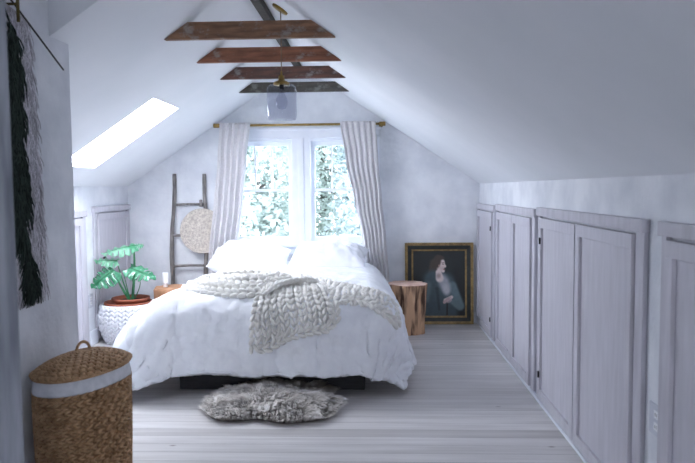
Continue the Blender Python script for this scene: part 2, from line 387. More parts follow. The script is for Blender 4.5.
door_unit('door_2', 4.56, 5.97, 1.30, [(5.29, 5.93), (4.66, 5.275)], XR, -1, 'middle pair of whitewashed access doors on the right knee wall', .08, .03)
door_unit('door_3', 2.735, 4.47, 1.315, [(3.63, 4.42), (2.835, 3.615)], XR, -1, 'nearest full pair of whitewashed access doors above the right floor edge', .085, .04, [4.36, None])
door_unit('door_4', .95, 2.57, 1.315, [(1.72, 2.515), (1.0, 1.71)], XR, -1, 'whitewashed access door cut off by the right edge of the view', .05, .045)
door_unit('door_5', 6.14, 7.04, 1.30, [(6.21, 6.99)], XL, 1, 'small whitewashed access door behind the monstera', .06, .05)
door_unit('door_6', 4.85, 5.95, 1.27, [(4.92, 5.88)], XL, 1, 'white access door on the left knee wall beside the near wall edge', .06, .06)
kn = MB(); kn.lathe([(.001, 0), (.016, .003), (.018, .012), (.008, .02), (.008, .03), (.001, .03)], (0, 0, 0), 12)
kn.v = [(XL + .034 + v[2] if 0 else XL + .064 - v[2], 6.28 + v[0], .80 + v[1]) for v in kn.v]
kd = kn.build('door_knob', M['black'], bpy.data.objects['door_5'])

def outlet(x, y, z, sgn, label):
    o = thing('wall_outlet', (x, y, z), label, 'outlet')
    bb = MB(); bb.box(*sorted((x, x + sgn * .007)), y - (.07 if sgn < 0 else .05), y + (.07 if sgn < 0 else .05), z - .064, z + .064); bb.build('cover_plate', M['plastic'], o, bevel=.003)
    for dz in (-.024, .024):
        bb = MB(); bb.box(*sorted((x + sgn * .006, x + sgn * .009)), y - .020, y + .020, z + dz - .016, z + dz + .016)
        sf = bb.build('socket_face', M['whiteglaze'], o, bevel=.002)
        for dy in (-.007, .007):
            bb = MB(); bb.box(*sorted((x + sgn * .0085, x + sgn * .0096)), y + dy - .0015, y + dy + .0015, z + dz - .007, z + dz + .007)
            q = bb.build('slot', M['slot'], None); q.parent = sf; q.location = -parent_world(sf)
outlet(XR, 2.615, .517, -1, 'grey electrical outlet low on the right wall between two access doors')
outlet(XL, 6.04, .42, 1, 'white electrical outlet low on the left wall behind the woven planter')

# ------------------------------------------------------------------ beams
HB, WB = 2.394, .5374
lab = ['greyish brown ceiling beam nearest the viewer, topmost of the four cross beams',
       'russet ceiling beam second from the viewer, behind the pendant cord',
       'dark russet ceiling beam third from the viewer with grey plaster patches',
       'dark grey-brown ceiling beam farthest away, just above the glass pendant']
for i, (y, mk) in enumerate(zip((4.16, 4.92, 5.67, 6.46), ('beamA', 'beamB', 'beamC', 'beamD'))):
    hh = (.105, .105, .10, .095)[i]; w0 = WB; w1 = (HA - HB - hh) / S
    bb = MB(); bb.grid
    n = 24
    vs = []
    for j in range(n + 1):
        u = j / n * 2 - 1
        for (ww, z) in ((w0, HB), (w1, HB + hh)):
            wob = nz(u * 4, i * 3.1, z) * .004
            vs.append((XM + ww * u, y + wob, z + (nz(u * 6, i, 5) * .002 if z == HB else 0)))
        for (ww, z) in ((w1, HB + hh), (w0, HB)):
            vs.append((XM + ww * u, y + .042, z))
    fs = []
    for j in range(n):
        for k in range(4): fs.append((j*4+k, j*4+(k+1) % 4, (j+1)*4+(k+1) % 4, (j+1)*4+k))
    fs += [(3, 2, 1, 0), (n*4, n*4+1, n*4+2, n*4+3)]
    bb.add(vs, fs)
    o = bb.build('ceiling_beam', M[mk], loc=(XM, y, HB)); tag(o, lab[i], 'beam', 'cross beams under the ridge')
bb = MB(); bb.box(XM - .028, XM + .028, YF, YB, HA - .075, HA - .012)
o = bb.build('ridge_beam', M['ridge'], loc=(XM, 3, HA - .075)); tag(o, 'long dark ridge board running along the ceiling peak above the cross beams', 'beam')

# ------------------------------------------------------------------ pendant light
px, py = -.612, 4.47; cz = slope_z(px)
p = thing('pendant_light', (px, py, cz), 'clear smoked glass pendant lamp with brass cap hanging from the ceiling peak', 'lamp')
Nn = NR; e1 = Vector((0, 1, 0)); e2 = Nn.cross(e1).normalized()
bb = MB(); vs = []; prof = [(.0, -.016), (.052, -.016), (.058, -.012), (.058, .0)]
cc = Vector((px, py, cz))
for r, h in prof:
    for k in range(28):
        th = 2 * PI * k / 28; vs.append(cc + (e1 * math.cos(th) + e2 * math.sin(th)) * r + Nn * h)
bb.add(vs, [(i*28+k, (i+1)*28+k, (i+1)*28+(k+1) % 28, i*28+(k+1) % 28) for i in range(3) for k in range(28)], True)
bb.build('ceiling_canopy', M['brass'], p)
bb = MB(); bb.tube([(px, py, cz - .015), (px + .002, py, 2.5), (px, py, 2.235)], .0035, 8); bb.build('cord', mat('brown_cord', '5a4632', '7a6146', 30, .6), p)
bb = MB(); bb.lathe([(.0, 2.24), (.006, 2.24), (.008, 2.215), (.019, 2.21), (.022, 2.18), (.04, 2.172), (.053, 2.165), (.055, 2.148), (.0, 2.148)], (px, py, 0), 28)
bb.build('brass_cap', M['brass'], p)
bb = MB(); prof = [(.05, 2.15), (.082, 2.146), (.096, 2.134), (.1, 2.115), (.1, 1.96), (.098, 1.932), (.09, 1.918), (.06, 1.915), (.02, 1.917), (.0, 1.917)]
inner = [(max(r - .004, 0), z + (.004 if i > 6 else 0)) for i, (r, z) in enumerate(prof)]
bb.lathe(prof, (px, py, 0), 40); bb.build('glass_shade', M['smoke'], p)
bb = MB(); bb.lathe([(.014, 2.12), (.016, 2.10), (.026, 2.08), (.037, 2.055), (.040, 2.035), (.036, 2.01), (.024, 1.992), (0, 1.985)], (px, py, 0), 24); bb.build('bulb', M['bulb'], p)
bb = MB(); bb.lathe([(.0, 2.15), (.016, 2.15), (.016, 2.118), (0, 2.118)], (px, py, 0), 16); bb.build('bulb_socket', M['black'], p)

# ------------------------------------------------------------------ curtain rod + curtains
YC = 6.89; RZ = 2.118
r = thing('curtain_rod', (XM, YC, RZ), 'slim brass curtain rod with cylindrical end caps above the window', 'curtain rod')
bb = MB(); bb.tube([(-1.64, YC, RZ), (.10, YC, RZ)], .0125, 14); bb.build('rod', M['brass'], r)
for x0, x1 in ((-1.665, -1.60), (.065, .13)):
    bb = MB(); bb.tube([(x0, YC, RZ), (x0 + .004, YC, RZ), (x1 - .004, YC, RZ), (x1, YC, RZ)], [.018, .022, .022, .018], 18); bb.build('finial', M['brass'], r)
for x in (-1.62, .085):
    bb = MB(); bb.tube([(x, YC + .01, RZ), (x, YB - .006, RZ)], .007, 8); bb.tube([(x, YB - .008, RZ), (x, YB, RZ)], .022, 14); bb.build('bracket', M['brass'], r)
def interp(tab, z):
    for (z0, *a), (z1, *c) in zip(tab, tab[1:]):
        if z1 <= z <= z0:
            t = (z0 - z) / (z0 - z1); t = t * t * (3 - 2 * t) * .5 + t * .5
            return [p_ + (q_ - p_) * t for p_, q_ in zip(a, c)]
    return list(tab[-1][1:])
def curtain(tab, n, seed, label):
    top = tab[0][0]
    def fn(u, v):
        z = top + (tab[-1][0] - top) * v
        a, c = interp(tab, z)
        uu = u + .025 * nz(u * 5, v * 1.5, seed) + .02 * math.sin(v * 3 + u * 6) * v
        ph = 2 * PI * n * uu + .8 * nz(v * 1.3, seed, 2)
        amp = .020 + .018 * min(1, v * 3); amp *= .75 + .5 * abs(nz(u * 3, seed, v * .7))
        sn = math.sin(ph); sn = math.copysign(abs(sn) ** .6, sn)
        y = YC - .036 * (1 - sm_(.03, .3, v)) - .006 + amp * sn + .004 * math.sin(2 * ph + seed) + .004 * nz(u * 8, v * 12, seed)
        x = a + (c - a) * uu + .010 * math.sin(2 * ph)
        return (x, y, z + .004 * math.sin(ph) * (1 if v == 0 else 0))
    m_ = MB(); m_.grid(fn, n * 14, 70)
    o = m_.build('curtain', M['curtain'], loc=((tab[0][1] + tab[0][2]) / 2, YC, 0))
    sm = o.modifiers.new('thick', 'SOLIDIFY'); sm.thickness = .004
    return tag(o, label, 'curtain', 'linen curtains at the window')
curtain([(2.142, -1.60, -1.275), (1.75, -1.632, -1.325), (1.34, -1.668, -1.372), (.75, -1.735, -1.45), (.02, -1.76, -1.50)], 5, 1.3, 'oatmeal linen curtain left of the window, beside the rustic ladder')
curtain([(2.142, -.335, .030), (1.75, -.275, .045), (1.33, -.195, .075), (.9, -.12, .115), (.5, -.075, .145), (.02, -.03, .175)], 6, 5.7, 'oatmeal linen curtain right of the window, falling behind the log stool')

# ------------------------------------------------------------------ bed
BX = -.785; TOPZ = .655; W0 = 6.82
bd = thing('bed', (BX, 5.7, 0), 'low bed on a dark recessed platform beneath the window', 'bed')
bb = MB(); bb.box(-1.42, -.07, 4.68, 6.7, 0, .16); bb.build('platform_base', M['darkwood'], bd, bevel=.006)
bb = MB(); bb.box(BX - .74, BX + .74, 4.72, 6.84, .165, .24); bb.build('slat_deck', M['darkwood'], bd, bevel=.006)
bb = MB(); bb.box(BX - .75, BX + .75, 4.74, 6.84, .245, .545); bb.build('mattress', M['mattress'], bd, bevel=.05)

def drop(s, r):
    s0 = r * PI / 2
    if s < s0: return r * math.sin(s / r), r * (1 - math.cos(s / r))
    e = s - s0; d = r + e * .96
    if d > .50: d = .50 + (d - .50) * .42
    return r + e * .24, d
def duvet(u, w_, lift=0, rough=1):
    """u across from the centre, w_ from the head towards the foot, both measured along the cloth"""
    t_ = min(max(w_ / 2.0, 0), 1.1); a = (.50 + .12 * t_) if u < 0 else (.63 + .115 * t_); f0 = 2.03
    ex = max(abs(u) - a, 0) * (1 if u > 0 else -1); ey = max(w_ - f0, 0)
    s_ = math.hypot(ex, ey)
    n = (ex / s_, ey / s_) if s_ > 1e-6 else (0, 0)
    rad = .24 * n[1] ** 2 + (.42 if ex < 0 else .24) * n[0] ** 2 if s_ > 1e-6 else .24
    S0 = rad * PI / 2
    h, d = drop(s_, rad)
    cf = 2 * abs(n[0] * n[1]) * sm_(.25, .75, s_); h += cf * (.13 if ex < 0 else -.05)
    x = BX + max(-a, min(a, u)) + n[0] * h; y = W0 - min(w_, f0) - n[1] * h
    fall = min(1, s_ / .4)
    z = TOPZ - d + .020 * nz(u * 2.1, w_ * 2.3, 3) * (1 - fall * .5) + .012 * math.cos(u * 1.6)
    along = u * (ey > 0 and 1 or 0) + w_ * (abs(ex) > 0 and 1 or 0) + math.atan2(n[0], n[1] + 1e-9) * .3
    g = fall * .030 * nz(along * 2.6, s_ * .8, 1.7)
    if rough:
        z += .013 * nz(u * 6, w_ * 5, 8) + .008 * nz(u * 15, w_ * 12, 4) + .004 * nz(u * 38, w_ * 30, 4)
        g += fall * (.018 * nz(along * 6, s_ * 3, 9) + .012 * nz(along * 14, s_ * 10, 5) + .005 * nz(along * 40, s_ * 22, 5))
    x += n[0] * g * 1.2; y -= n[1] * g * 1.2
    if rough:
        z += .03 * fall * fall * nz(along * 1.9, 4.4, 2) * (s_ > .3)
        for (cu, cw, ang, ln, dp) in WR:
            du, dw = u - cu, w_ - cw; t_ = du * math.cos(ang) + dw * math.sin(ang); q = -du * math.sin(ang) + dw * math.cos(ang)
            if abs(t_) < ln:
                k = dp * math.exp(-((q + .02 * nz(t_ * 9, cu, cw)) / .028) ** 2) * (1 - (t_ / ln) ** 2) * (1 - .5 * fall)
                z += k * (1 - fall); x += n[0] * k * fall; y -= n[1] * k * fall
    if lift:
        f = min(1, s_ / S0); ang = f * PI / 2
        x += n[0] * math.sin(ang) * lift; y -= n[1] * math.sin(ang) * lift; z += math.cos(ang) * lift
    return Vector((x, y, max(z, .012)))
rw = random.Random(3)
WR = [(rw.uniform(-1.3, 1.3), rw.uniform(.3, 2.6), rw.uniform(-.5, .5) + rw.choice((0, PI / 2, .8)), rw.uniform(.08, .28), rw.uniform(-.008, .010)) for _ in range(150)]
WR += [(-1.02 + .0, 2.35, 1.45, .42, -.035), (-.02 + .4, 2.45, 1.62, .36, -.035)]
bb = MB(); NU, NV = 190, 170
bb.grid(lambda u, v: duvet((u * 2 - 1) * 1.42, v * 2.72), NU, NV)
dv = bb.build('duvet', M['duvet'], loc=(BX, 5.7, TOPZ))
for f in dv.data.polygons: pass
sm = dv.modifiers.new('thick', 'SOLIDIFY'); sm.thickness = .035; sm.offset = -1
tag(dv, 'rumpled white linen duvet spread over the low bed, hanging nearly to the floor', 'duvet')

def pillow(cx, cy, cz, wx, wy, th, tilt, yaw, seed, label):
    def fn(u, v, sd):
        a, c = u * 2 - 1, v * 2 - 1
        e = (max(0, 1 - abs(a) ** 2.6)) ** .55 * (max(0, 1 - abs(c) ** 2.4)) ** .55
        k = 1 - .07 * (abs(c) ** 2) * (1 if 1 else 0); k2 = 1 - .09 * abs(a) ** 2 * 0
        x = a * wx / 2 * (1 - .06 * (1 - abs(c) ** 2) * abs(a) ** 3); y = c * wy / 2 * (1 - .08 * (1 - abs(a) ** 2) * abs(c) ** 3)
        z = sd * th / 2 * e
        z += sd * e * (.045 * nz(a * 1.8 + seed, c * 2.0, seed) + .032 * nz(a * 4 + c * 2, c * 3 + seed, sd)) + .016 * nz(a * 9 + c * 3, c * 6, seed) + .006 * nz(a * 16, c * 13, seed) * e
        edge = max(abs(a), abs(c)); z += .012 * nz(a * 7, c * 7, seed + 4) * edge ** 4
        return Vector((x, y, z))
    Rm = Matrix.Translation((cx, cy, cz)) @ Matrix.Rotation(yaw, 4, 'Z') @ Matrix.Rotation(tilt, 4, 'X')
    m_ = MB()
    for sd in (1, -1): m_.grid(lambda u, v: Rm @ fn(u, v, sd), 44, 34)
    o = m_.build('pillow', M['pillow'], loc=(cx, cy, cz)); return tag(o, label, 'pillow', 'white pillows at the head of the bed')
pillow(-1.245, 6.585, .758, .80, .50, .31, .24, .05, 2.0, 'plump white linen pillow at the left of the bed head')
pillow(-.445, 6.55, .762, .77, .50, .32, .26, -.07, 7.0, 'plump white linen pillow at the right of the bed head')

# ------------------------------------------------------------------ chunky knit throw
KN = MB()
def braid(pts, nrm, width=.058, step=.042, thick=.62, ang=.36):
    """a column of V stitches along a polyline"""
    P_ = [Vector(p_) for p_ in pts]; L_ = [0]
    for i in range(1, len(P_)): L_.append(L_[-1] + (P_[i] - P_[i-1]).length)
    n = max(2, int(L_[-1] / step)); 
    for k in range(n):
        d = (k + .5) / n * L_[-1]; i = 0
        while i < len(L_) - 2 and L_[i+1] < d: i += 1
        t = (d - L_[i]) / max(1e-6, L_[i+1] - L_[i]); c = P_[i].lerp(P_[i+1], t); N_ = Vector(nrm[i]).lerp(Vector(nrm[i+1]), t).normalized()
        tg = (P_[min(i+2, len(P_)-1)] - P_[max(i-1, 0)]).normalized(); sd = N_.cross(tg).normalized()
        for s_ in (-1, 1):
            dirv = (tg * math.cos(ang) + sd * s_ * math.sin(ang)).normalized()
            jit = random.uniform(-.003, .003)
            KN.pill(c + sd * s_ * width * .24 + N_ * (width * .12 + jit), dirv + N_ * .35, N_, step * .74, width * .245, width * .32, 8, 6)
def dn(u, w_, lift):
    e = .02; p = duvet(u, w_, lift, 0); a = duvet(u + e, w_, lift, 0) - p; c = duvet(u, w_ + e, lift, 0) - p
    n = c.cross(a).normalized() if True else None
    if n.z < 0 and abs(n.z) > .3: n = -n
    return p, n
def patch(A, B, Cc, D, cols, lift=.030, rows=10, width=None, bow=0):
    """flat-cloth corners: A top-left, B top-right, Cc bottom-right, D bottom-left; stitch columns run from AB to DC"""
    base = []
    for i in range(cols):
        u = (i + .5) / cols; pts, ns = [], []
        for j in range(rows + 1):
            v = j / rows
            q = [A[k] * (1-u) * (1-v) + B[k] * u * (1-v) + Cc[k] * u * v + D[k] * (1-u) * v for k in (0, 1)]
            p, n = dn(q[0] + .02 * nz(v * 3, i * .2, 6), q[1], lift + .010 * nz(q[0] * 5, q[1] * 5, 2)); pts.append(p); ns.append(n)
        wd = (Vector(B) - Vector(A)).length / cols * .5 + (Vector(Cc) - Vector(D)).length / cols * .5
        braid(pts, ns, min(width or wd, .066) * 1.02, .050)
def edge(flat, lift=.034, width=.068):
    pts, ns = [], []
    for (a, c) in zip(flat, flat[1:]):
        for k in range(5):
            t = k / 5; p, n = dn(a[0] + (c[0]-a[0]) * t, a[1] + (c[1]-a[1]) * t, lift); pts.append(p); ns.append(n)
    p, n = dn(*flat[-1], lift); pts.append(p); ns.append(n)
    braid(pts, ns, width, .052)
def under(fn, nu, nv): KN.grid(fn, nu, nv)
def q_at(A, B, Cc, D, u, v): return [A[k] * (1-u) * (1-v) + B[k] * u * (1-v) + Cc[k] * u * v + D[k] * (1-u) * v for k in (0, 1)]
MQ = ((-.02, 2.15), (.34, 1.72), (.50, 2.30), (-.04, 2.47))
R1 = ((.13, 1.10), (.55, 1.66), (.50, 2.19), (.33, 1.74)); R2 = ((.55, 1.66), (.93, 2.10), (.90, 2.23), (.50, 2.19))
for Q in (MQ, R1, R2):
    under(lambda u, v: dn(*q_at(*Q, u, v), .006)[0], 14, 14)
patch(*MQ, 8, .036, 12); patch(*R1, 7, .026, 10); patch(*R2, 6, .026, 8)
edge([(-.035, 2.13), (-.048, 2.34), (-.055, 2.50), (.05, 2.49), (.18, 2.41), (.32, 2.37), (.46, 2.35), (.515, 2.30), (.515, 2.24), (.50, 2.19), (.55, 2.165), (.62, 2.155), (.72, 2.17), (.81, 2.22), (.89, 2.25), (.985, 2.25)])
edge([(.13, 1.10), (.34, 1.36), (.55, 1.68), (.75, 1.92), (.93, 2.10), (.985, 2.25)], .028, .055)
# the gathered, rolled part lying on the left of the bed
LC = (-.22, 1.80)
def mound(u, v):
    th = u * 2 * PI; r_ = v
    cu = LC[0] + .44 * r_ * math.cos(th); cw = LC[1] + .30 * r_ * math.sin(th)
    h = .10 * (1 - r_ ** 2.4)
    return dn(cu, cw, .012 + h - .04 * math.exp(-(r_ / .3) ** 2))[0]
under(mound, 36, 10)
for sc, lf, wd in ((1.0, .038, .085), (.78, .080, .085), (.55, .112, .080), (.33, .100, .070)):
    pts, ns = [], []
    for k in range(49):
        th = 2 * PI * k / 48; wob = 1 + .06 * nz(math.cos(th) * 1.4, math.sin(th) * 1.4, sc * 5)
        cu = LC[0] + .44 * sc * wob * math.cos(th) + (1 - sc) * .08; cw = LC[1] + .30 * sc * wob * math.sin(th) + .02 * math.sin(2 * th)
        p_, n_ = dn(cu, cw, lf + .012 * nz(th, sc * 9, 1)); n_ = (n_ + Vector((math.cos(th) * .5 * sc, -math.sin(th) * .5 * sc, 0))).normalized()
        pts.append(p_); ns.append(n_)
    braid(pts, ns, wd, .056)
# the fold where the roll turns into the hanging end
for k, (a, c, l0, l1) in enumerate((((-.01, 2.14), (.10, 2.00), .06, .09), ((.10, 2.01), (.26, 1.84), .09, .09), ((.26, 1.84), (.31, 1.64), .09, .05))):
    pts, ns = [], []
    for j in range(7):
        t = j / 6; p_, n_ = dn(a[0] + (c[0]-a[0]) * t, a[1] + (c[1]-a[1]) * t, l0 + (l1-l0) * t); pts.append(p_); ns.append(n_)
    braid(pts, ns, .068, .044)
o = KN.build('knit_throw', M['wool'], loc=(BX, 5.0, TOPZ)); tag(o, 'chunky cream hand-knit wool throw bunched on the white duvet at the bed foot', 'blanket')

# ------------------------------------------------------------------ sheepskin rug
rr = random.Random(11)
SC = (-.675, 4.33)
def sheep_r(th):
    q = (abs(math.cos(th)) ** 3 + abs(math.sin(th)) ** 3) ** (-1 / 3)
    return q * (1 + .07 * math.cos(3 * th + 2.2) + .05 * math.cos(6 * th + 1) + .03 * math.cos(9 * th))
def sheep_pt(th, r_): return SC[0] + .42 * r_ * sheep_r(th) * math.cos(th), SC[1] + .34 * r_ * sheep_r(th) * math.sin(th)
rg = thing('sheepskin_rug', (SC[0], SC[1], 0), 'shaggy grey-white sheepskin rug on the floor at the foot of the bed', 'rug')
def hump(x, y): return .03 + .035 * (nz(x * 6, y * 6, 2) + .5)
bb = MB(); bb.grid(lambda u, v: (*sheep_pt(u * 2 * PI, v), .004 + hump(*sheep_pt(u * 2 * PI, v)) * (1 - v ** 4)), 72, 12); bb.build('hide', M['hide'], rg)
bb = MB()
CLK = {}
for k in range(26000):
    th = rr.uniform(0, 2 * PI); r_ = math.sqrt(rr.random()); x, y = sheep_pt(th, r_); z = .004 + hump(x, y) * (1 - r_ ** 4)
    clump = nz(x * 11, y * 11, 1) ; ang = nz(x * 5, y * 5, 7) * 5 + .0
    dx, dy = math.cos(th) * r_ + .55 * math.cos(ang) * .6 + .6 * nz(x*14, y*14, 3), math.sin(th) * r_ + .55 * math.sin(ang) * .6 - .45 + .6 * nz(x*14, y*14, 9)
    L_ = rr.uniform(.05, .085) * (1 + .4 * clump); bend = .55
    p0 = Vector((x, y, z)); d = Vector((dx * .7, dy * .7, .95)).normalized(); d2 = Vector((dx + rr.uniform(-.3, .3), dy + rr.uniform(-.3, .3), .05)).normalized()
    p1 = p0 + d * L_ * .5; p2 = p1 + (d + d2).normalized() * L_ * .35; p3 = p2 + d2 * L_ * .35
    key = (round(x / .034 + .4 * nz(y * 20, 1)), round(y / .034 + .4 * nz(x * 20, 2)))
    if key not in CLK: CLK[key] = (p3.copy(), p2.copy())
    p3 = p3.lerp(CLK[key][0], .5); p2 = p2.lerp(CLK[key][1], .25)
    if p3.z < .006: p3.z = .006
    w_ = .0019; s_ = Vector((rr.uniform(-1, 1), rr.uniform(-1, 1), 0)).normalized() * w_
    g = rr.uniform(.9, 1.0) * (.97 + .15 * clump)
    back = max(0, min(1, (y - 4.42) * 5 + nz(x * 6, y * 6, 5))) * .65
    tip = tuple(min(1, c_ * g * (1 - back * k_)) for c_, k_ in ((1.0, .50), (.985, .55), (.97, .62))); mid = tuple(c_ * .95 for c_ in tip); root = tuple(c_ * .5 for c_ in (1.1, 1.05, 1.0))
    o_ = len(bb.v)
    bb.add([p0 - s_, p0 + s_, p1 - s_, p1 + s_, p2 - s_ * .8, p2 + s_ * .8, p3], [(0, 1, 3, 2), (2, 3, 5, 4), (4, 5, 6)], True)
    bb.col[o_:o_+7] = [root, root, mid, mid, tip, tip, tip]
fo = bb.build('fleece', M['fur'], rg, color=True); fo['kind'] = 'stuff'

# ------------------------------------------------------------------ log stools
def log_stool(cx, cy, h, r0, r1, seed, mside, label, facet=0):
    t = thing('log_stool', (cx, cy, 0), label, 'stool', 'log stools either side of the bed')
    def rad(th, z):
        k = 1 + .06 * math.cos(2 * th + seed) + .04 * math.cos(5 * th + seed * 2)
        if facet: k = 1 / max(abs(math.cos((th + .3) % (2 * PI / facet) - PI / facet)), .5) * .93
        else: k += .085 * abs(math.sin(5.5 * th + seed + .9 * math.sin(z * 5))) + .045 * nz(math.cos(th) * 6, math.sin(th) * 6, z * 2) + .02 * nz(math.cos(th) * 14, math.sin(th) * 14, z * 3)
        return k
    prof = [(r0 * .985, 0)] + [(r0 + (r1 - r0) * (z / 14) ** 1.4, h * (z + .15) / 14.15 * .985) for z in range(15)]
    bb = MB(); bb.lathe(prof, (cx, cy, 0), 96, fn=rad, smooth=not facet); bb.build('log_side', mside, t)
    bb = MB(); bb.lathe([(r1, h * .985), (r1 * .975, h), (0.001, h)], (cx, cy, 0), 96, fn=lambda th, z: rad(th, h), smooth=False); bb.build('cut_top', M['logtop'] if not facet else M['stoolwood'], t)
    return t
log_stool(.335, 6.60, .50, .155, .178, 1.0, M['bark'], 'split-log stool with dark grooves, right of the bed in front of the painting')
log_stool(-2.03, 6.58, .47, .19, .205, 2.0, M['stoolwood'], 'smooth tan wooden block stool left of the bed beside the monstera', 6)
tb = thing('white_tube', (-2.11, 6.56, .47), 'small white tube standing on the tan wooden stool', 'bottle')
bb = MB(); bb.lathe([(0, .472), (.019, .472), (.021, .477), (.021, .505)], (-2.11, 6.56, 0), 20); bb.build('cap', M['whiteglaze'], tb)
bb = MB()
vs = []
for i in range(9):
    t = i / 8; z = .505 + .115 * t; rx = .026 + .004 * t; ry = .022 * (1 - t) + .003
    for k in range(20): vs.append((-2.11 + rx * math.cos(2*PI*k/20), 6.56 + ry * math.sin(2*PI*k/20), z))
bb.add(vs, [(i*20+k, i*20+(k+1) % 20, (i+1)*20+(k+1) % 20, (i+1)*20+k) for i in range(8) for k in range(20)] + [tuple(range(160, 180)), tuple(range(19, -1, -1))], True)
bb.build('tube_body', M['whiteglaze'], tb)

# ------------------------------------------------------------------ ladder and woven disc
ld = thing('rustic_ladder', (-1.98, 6.90, 0), 'grey driftwood pole ladder leaning on the window wall behind the tan stool', 'ladder')
def rail(x, seed, ztop):
    pts = []
    for k in range(23):
        z = ztop * k / 22; t = z / 1.62
        pts.append((x + .010 * math.sin(z * 5 + seed) + .008 * nz(z * 4, seed) + .02 * (t - .5) * (1 if x < -2 else -.3), 6.937 + .105 * t + .005 * nz(z * 5, seed, 3), z))
    bb = MB(); bb.tube(pts, [.024 + .004 * nz(k * .6, seed) - .004 * k / 22 for k in range(23)], 12); bb.build('rail', M['ladder'], ld)
rail(-2.158, .6, 1.625); rail(-1.800, 3.1, 1.622)
for z, a, c in ((.31, -2.17, -1.79), (.637, -2.17, -1.79), (.965, -2.165, -1.79), (1.293, -2.16, -1.785)):
    bb = MB(); y = 6.937 + .105 * z / 1.62; bb.tube([(a, y, z - .002), ((a+c)/2, y + .003, z + .006), (c, y, z + .004)], [.015, .013, .014], 10); bb.build('rung', M['ladder'], ld)
bb = MB(); bb.tube([(-1.838, 6.985, 1.275), (-1.838, 6.975, 1.345)], [.020, .017], 10); bb.build('peg', M['ladder'], ld)
dc = Vector((-1.825, 6.966, 1.015)); bb = MB(); tl = .065
def dpt(r_, th, off): return dc + Vector((r_ * math.cos(th), off + r_ * math.sin(th) * tl, r_ * math.sin(th)))
nturn = 13
vs = [dpt(.24 * j / 24, 2 * PI * k / 64, -.008 - .006 * math.cos(j / 24 * nturn * 2 * PI) * (j > 0)) for j in range(25) for k in range(64)]
bb.add(vs, [(j*64+k, j*64+(k+1) % 64, (j+1)*64+(k+1) % 64, (j+1)*64+k) for j in range(24) for k in range(64)], True)
for j in range(nturn):
    r_ = .24 * (j + .5) / nturn; n_ = max(6, int(2 * PI * r_ / .026))
    for k in range(n_):
        th = 2 * PI * (k + j * .37) / n_; tg = Vector((-math.sin(th), 0, math.cos(th)))
        bb.pill(dpt(r_, th, -.012), tg + Vector((math.cos(th), 0, math.sin(th))) * .25, (0, -1, 0), .017, .0085, .007, 6, 4)
dsk = bb.build('woven_mat', M['straw'], loc=dc); dsk.modifiers.new('t', 'SOLIDIFY').thickness = .006
tag(dsk, 'round pale woven straw mat hung on the driftwood ladder', 'wall basket')

# ------------------------------------------------------------------ painting leaning on the wall
PX0, PX1, PH = .332, 1.056, .868; PYb, PYt = 6.985, 7.02
pt = thing('framed_painting', ((PX0+PX1)/2, PYb, 0), 'gilt and black framed dark painting of a woman in blue-grey, leaning on the wall', 'painting')
Tm = Matrix.Translation((PX0, PYb, .002)) @ Matrix.Rotation(-math.atan2(PYt - PYb, PH), 4, 'X')
W_ = PX1 - PX0
def ringmesh(x0, x1, z0, z1, wd, y0, y1, slope=0):
    m_ = MB()
    o_ = [(x0, z0), (x1, z0), (x1, z1), (x0, z1)]; i_ = [(x0+wd, z0+wd), (x1-wd, z0+wd), (x1-wd, z1-wd), (x0+wd, z1-wd)]
    vs = [Tm @ Vector((a, y0, c)) for a, c in o_] + [Tm @ Vector((a, y0 + slope, c)) for a, c in i_] + [Tm @ Vector((a, y1, c)) for a, c in o_] + [Tm @ Vector((a, y1, c)) for a, c in i_]
    fs = []
    for k in range(4):
        j = (k + 1) % 4; fs += [(k, j, 4+j, 4+k), (8+k, 12+k, 12+j, 8+j), (k, 8+k, 8+j, j), (4+k, 4+j, 12+j, 12+k)]
    m_.add(vs, fs); return m_
ringmesh(0, W_, 0, PH, .030, -.012, .022, .006).build('outer_gilt_moulding', M['gold'], pt, bevel=.002)
ringmesh(.030, W_ - .030, .030, PH - .030, .040, -.004, .022, .008).build('black_band', M['frameblack'], pt)
ringmesh(.070, W_ - .070, .070, PH - .070, .018, .0, .022, .005).build('inner_gilt_moulding', M['gold'], pt)
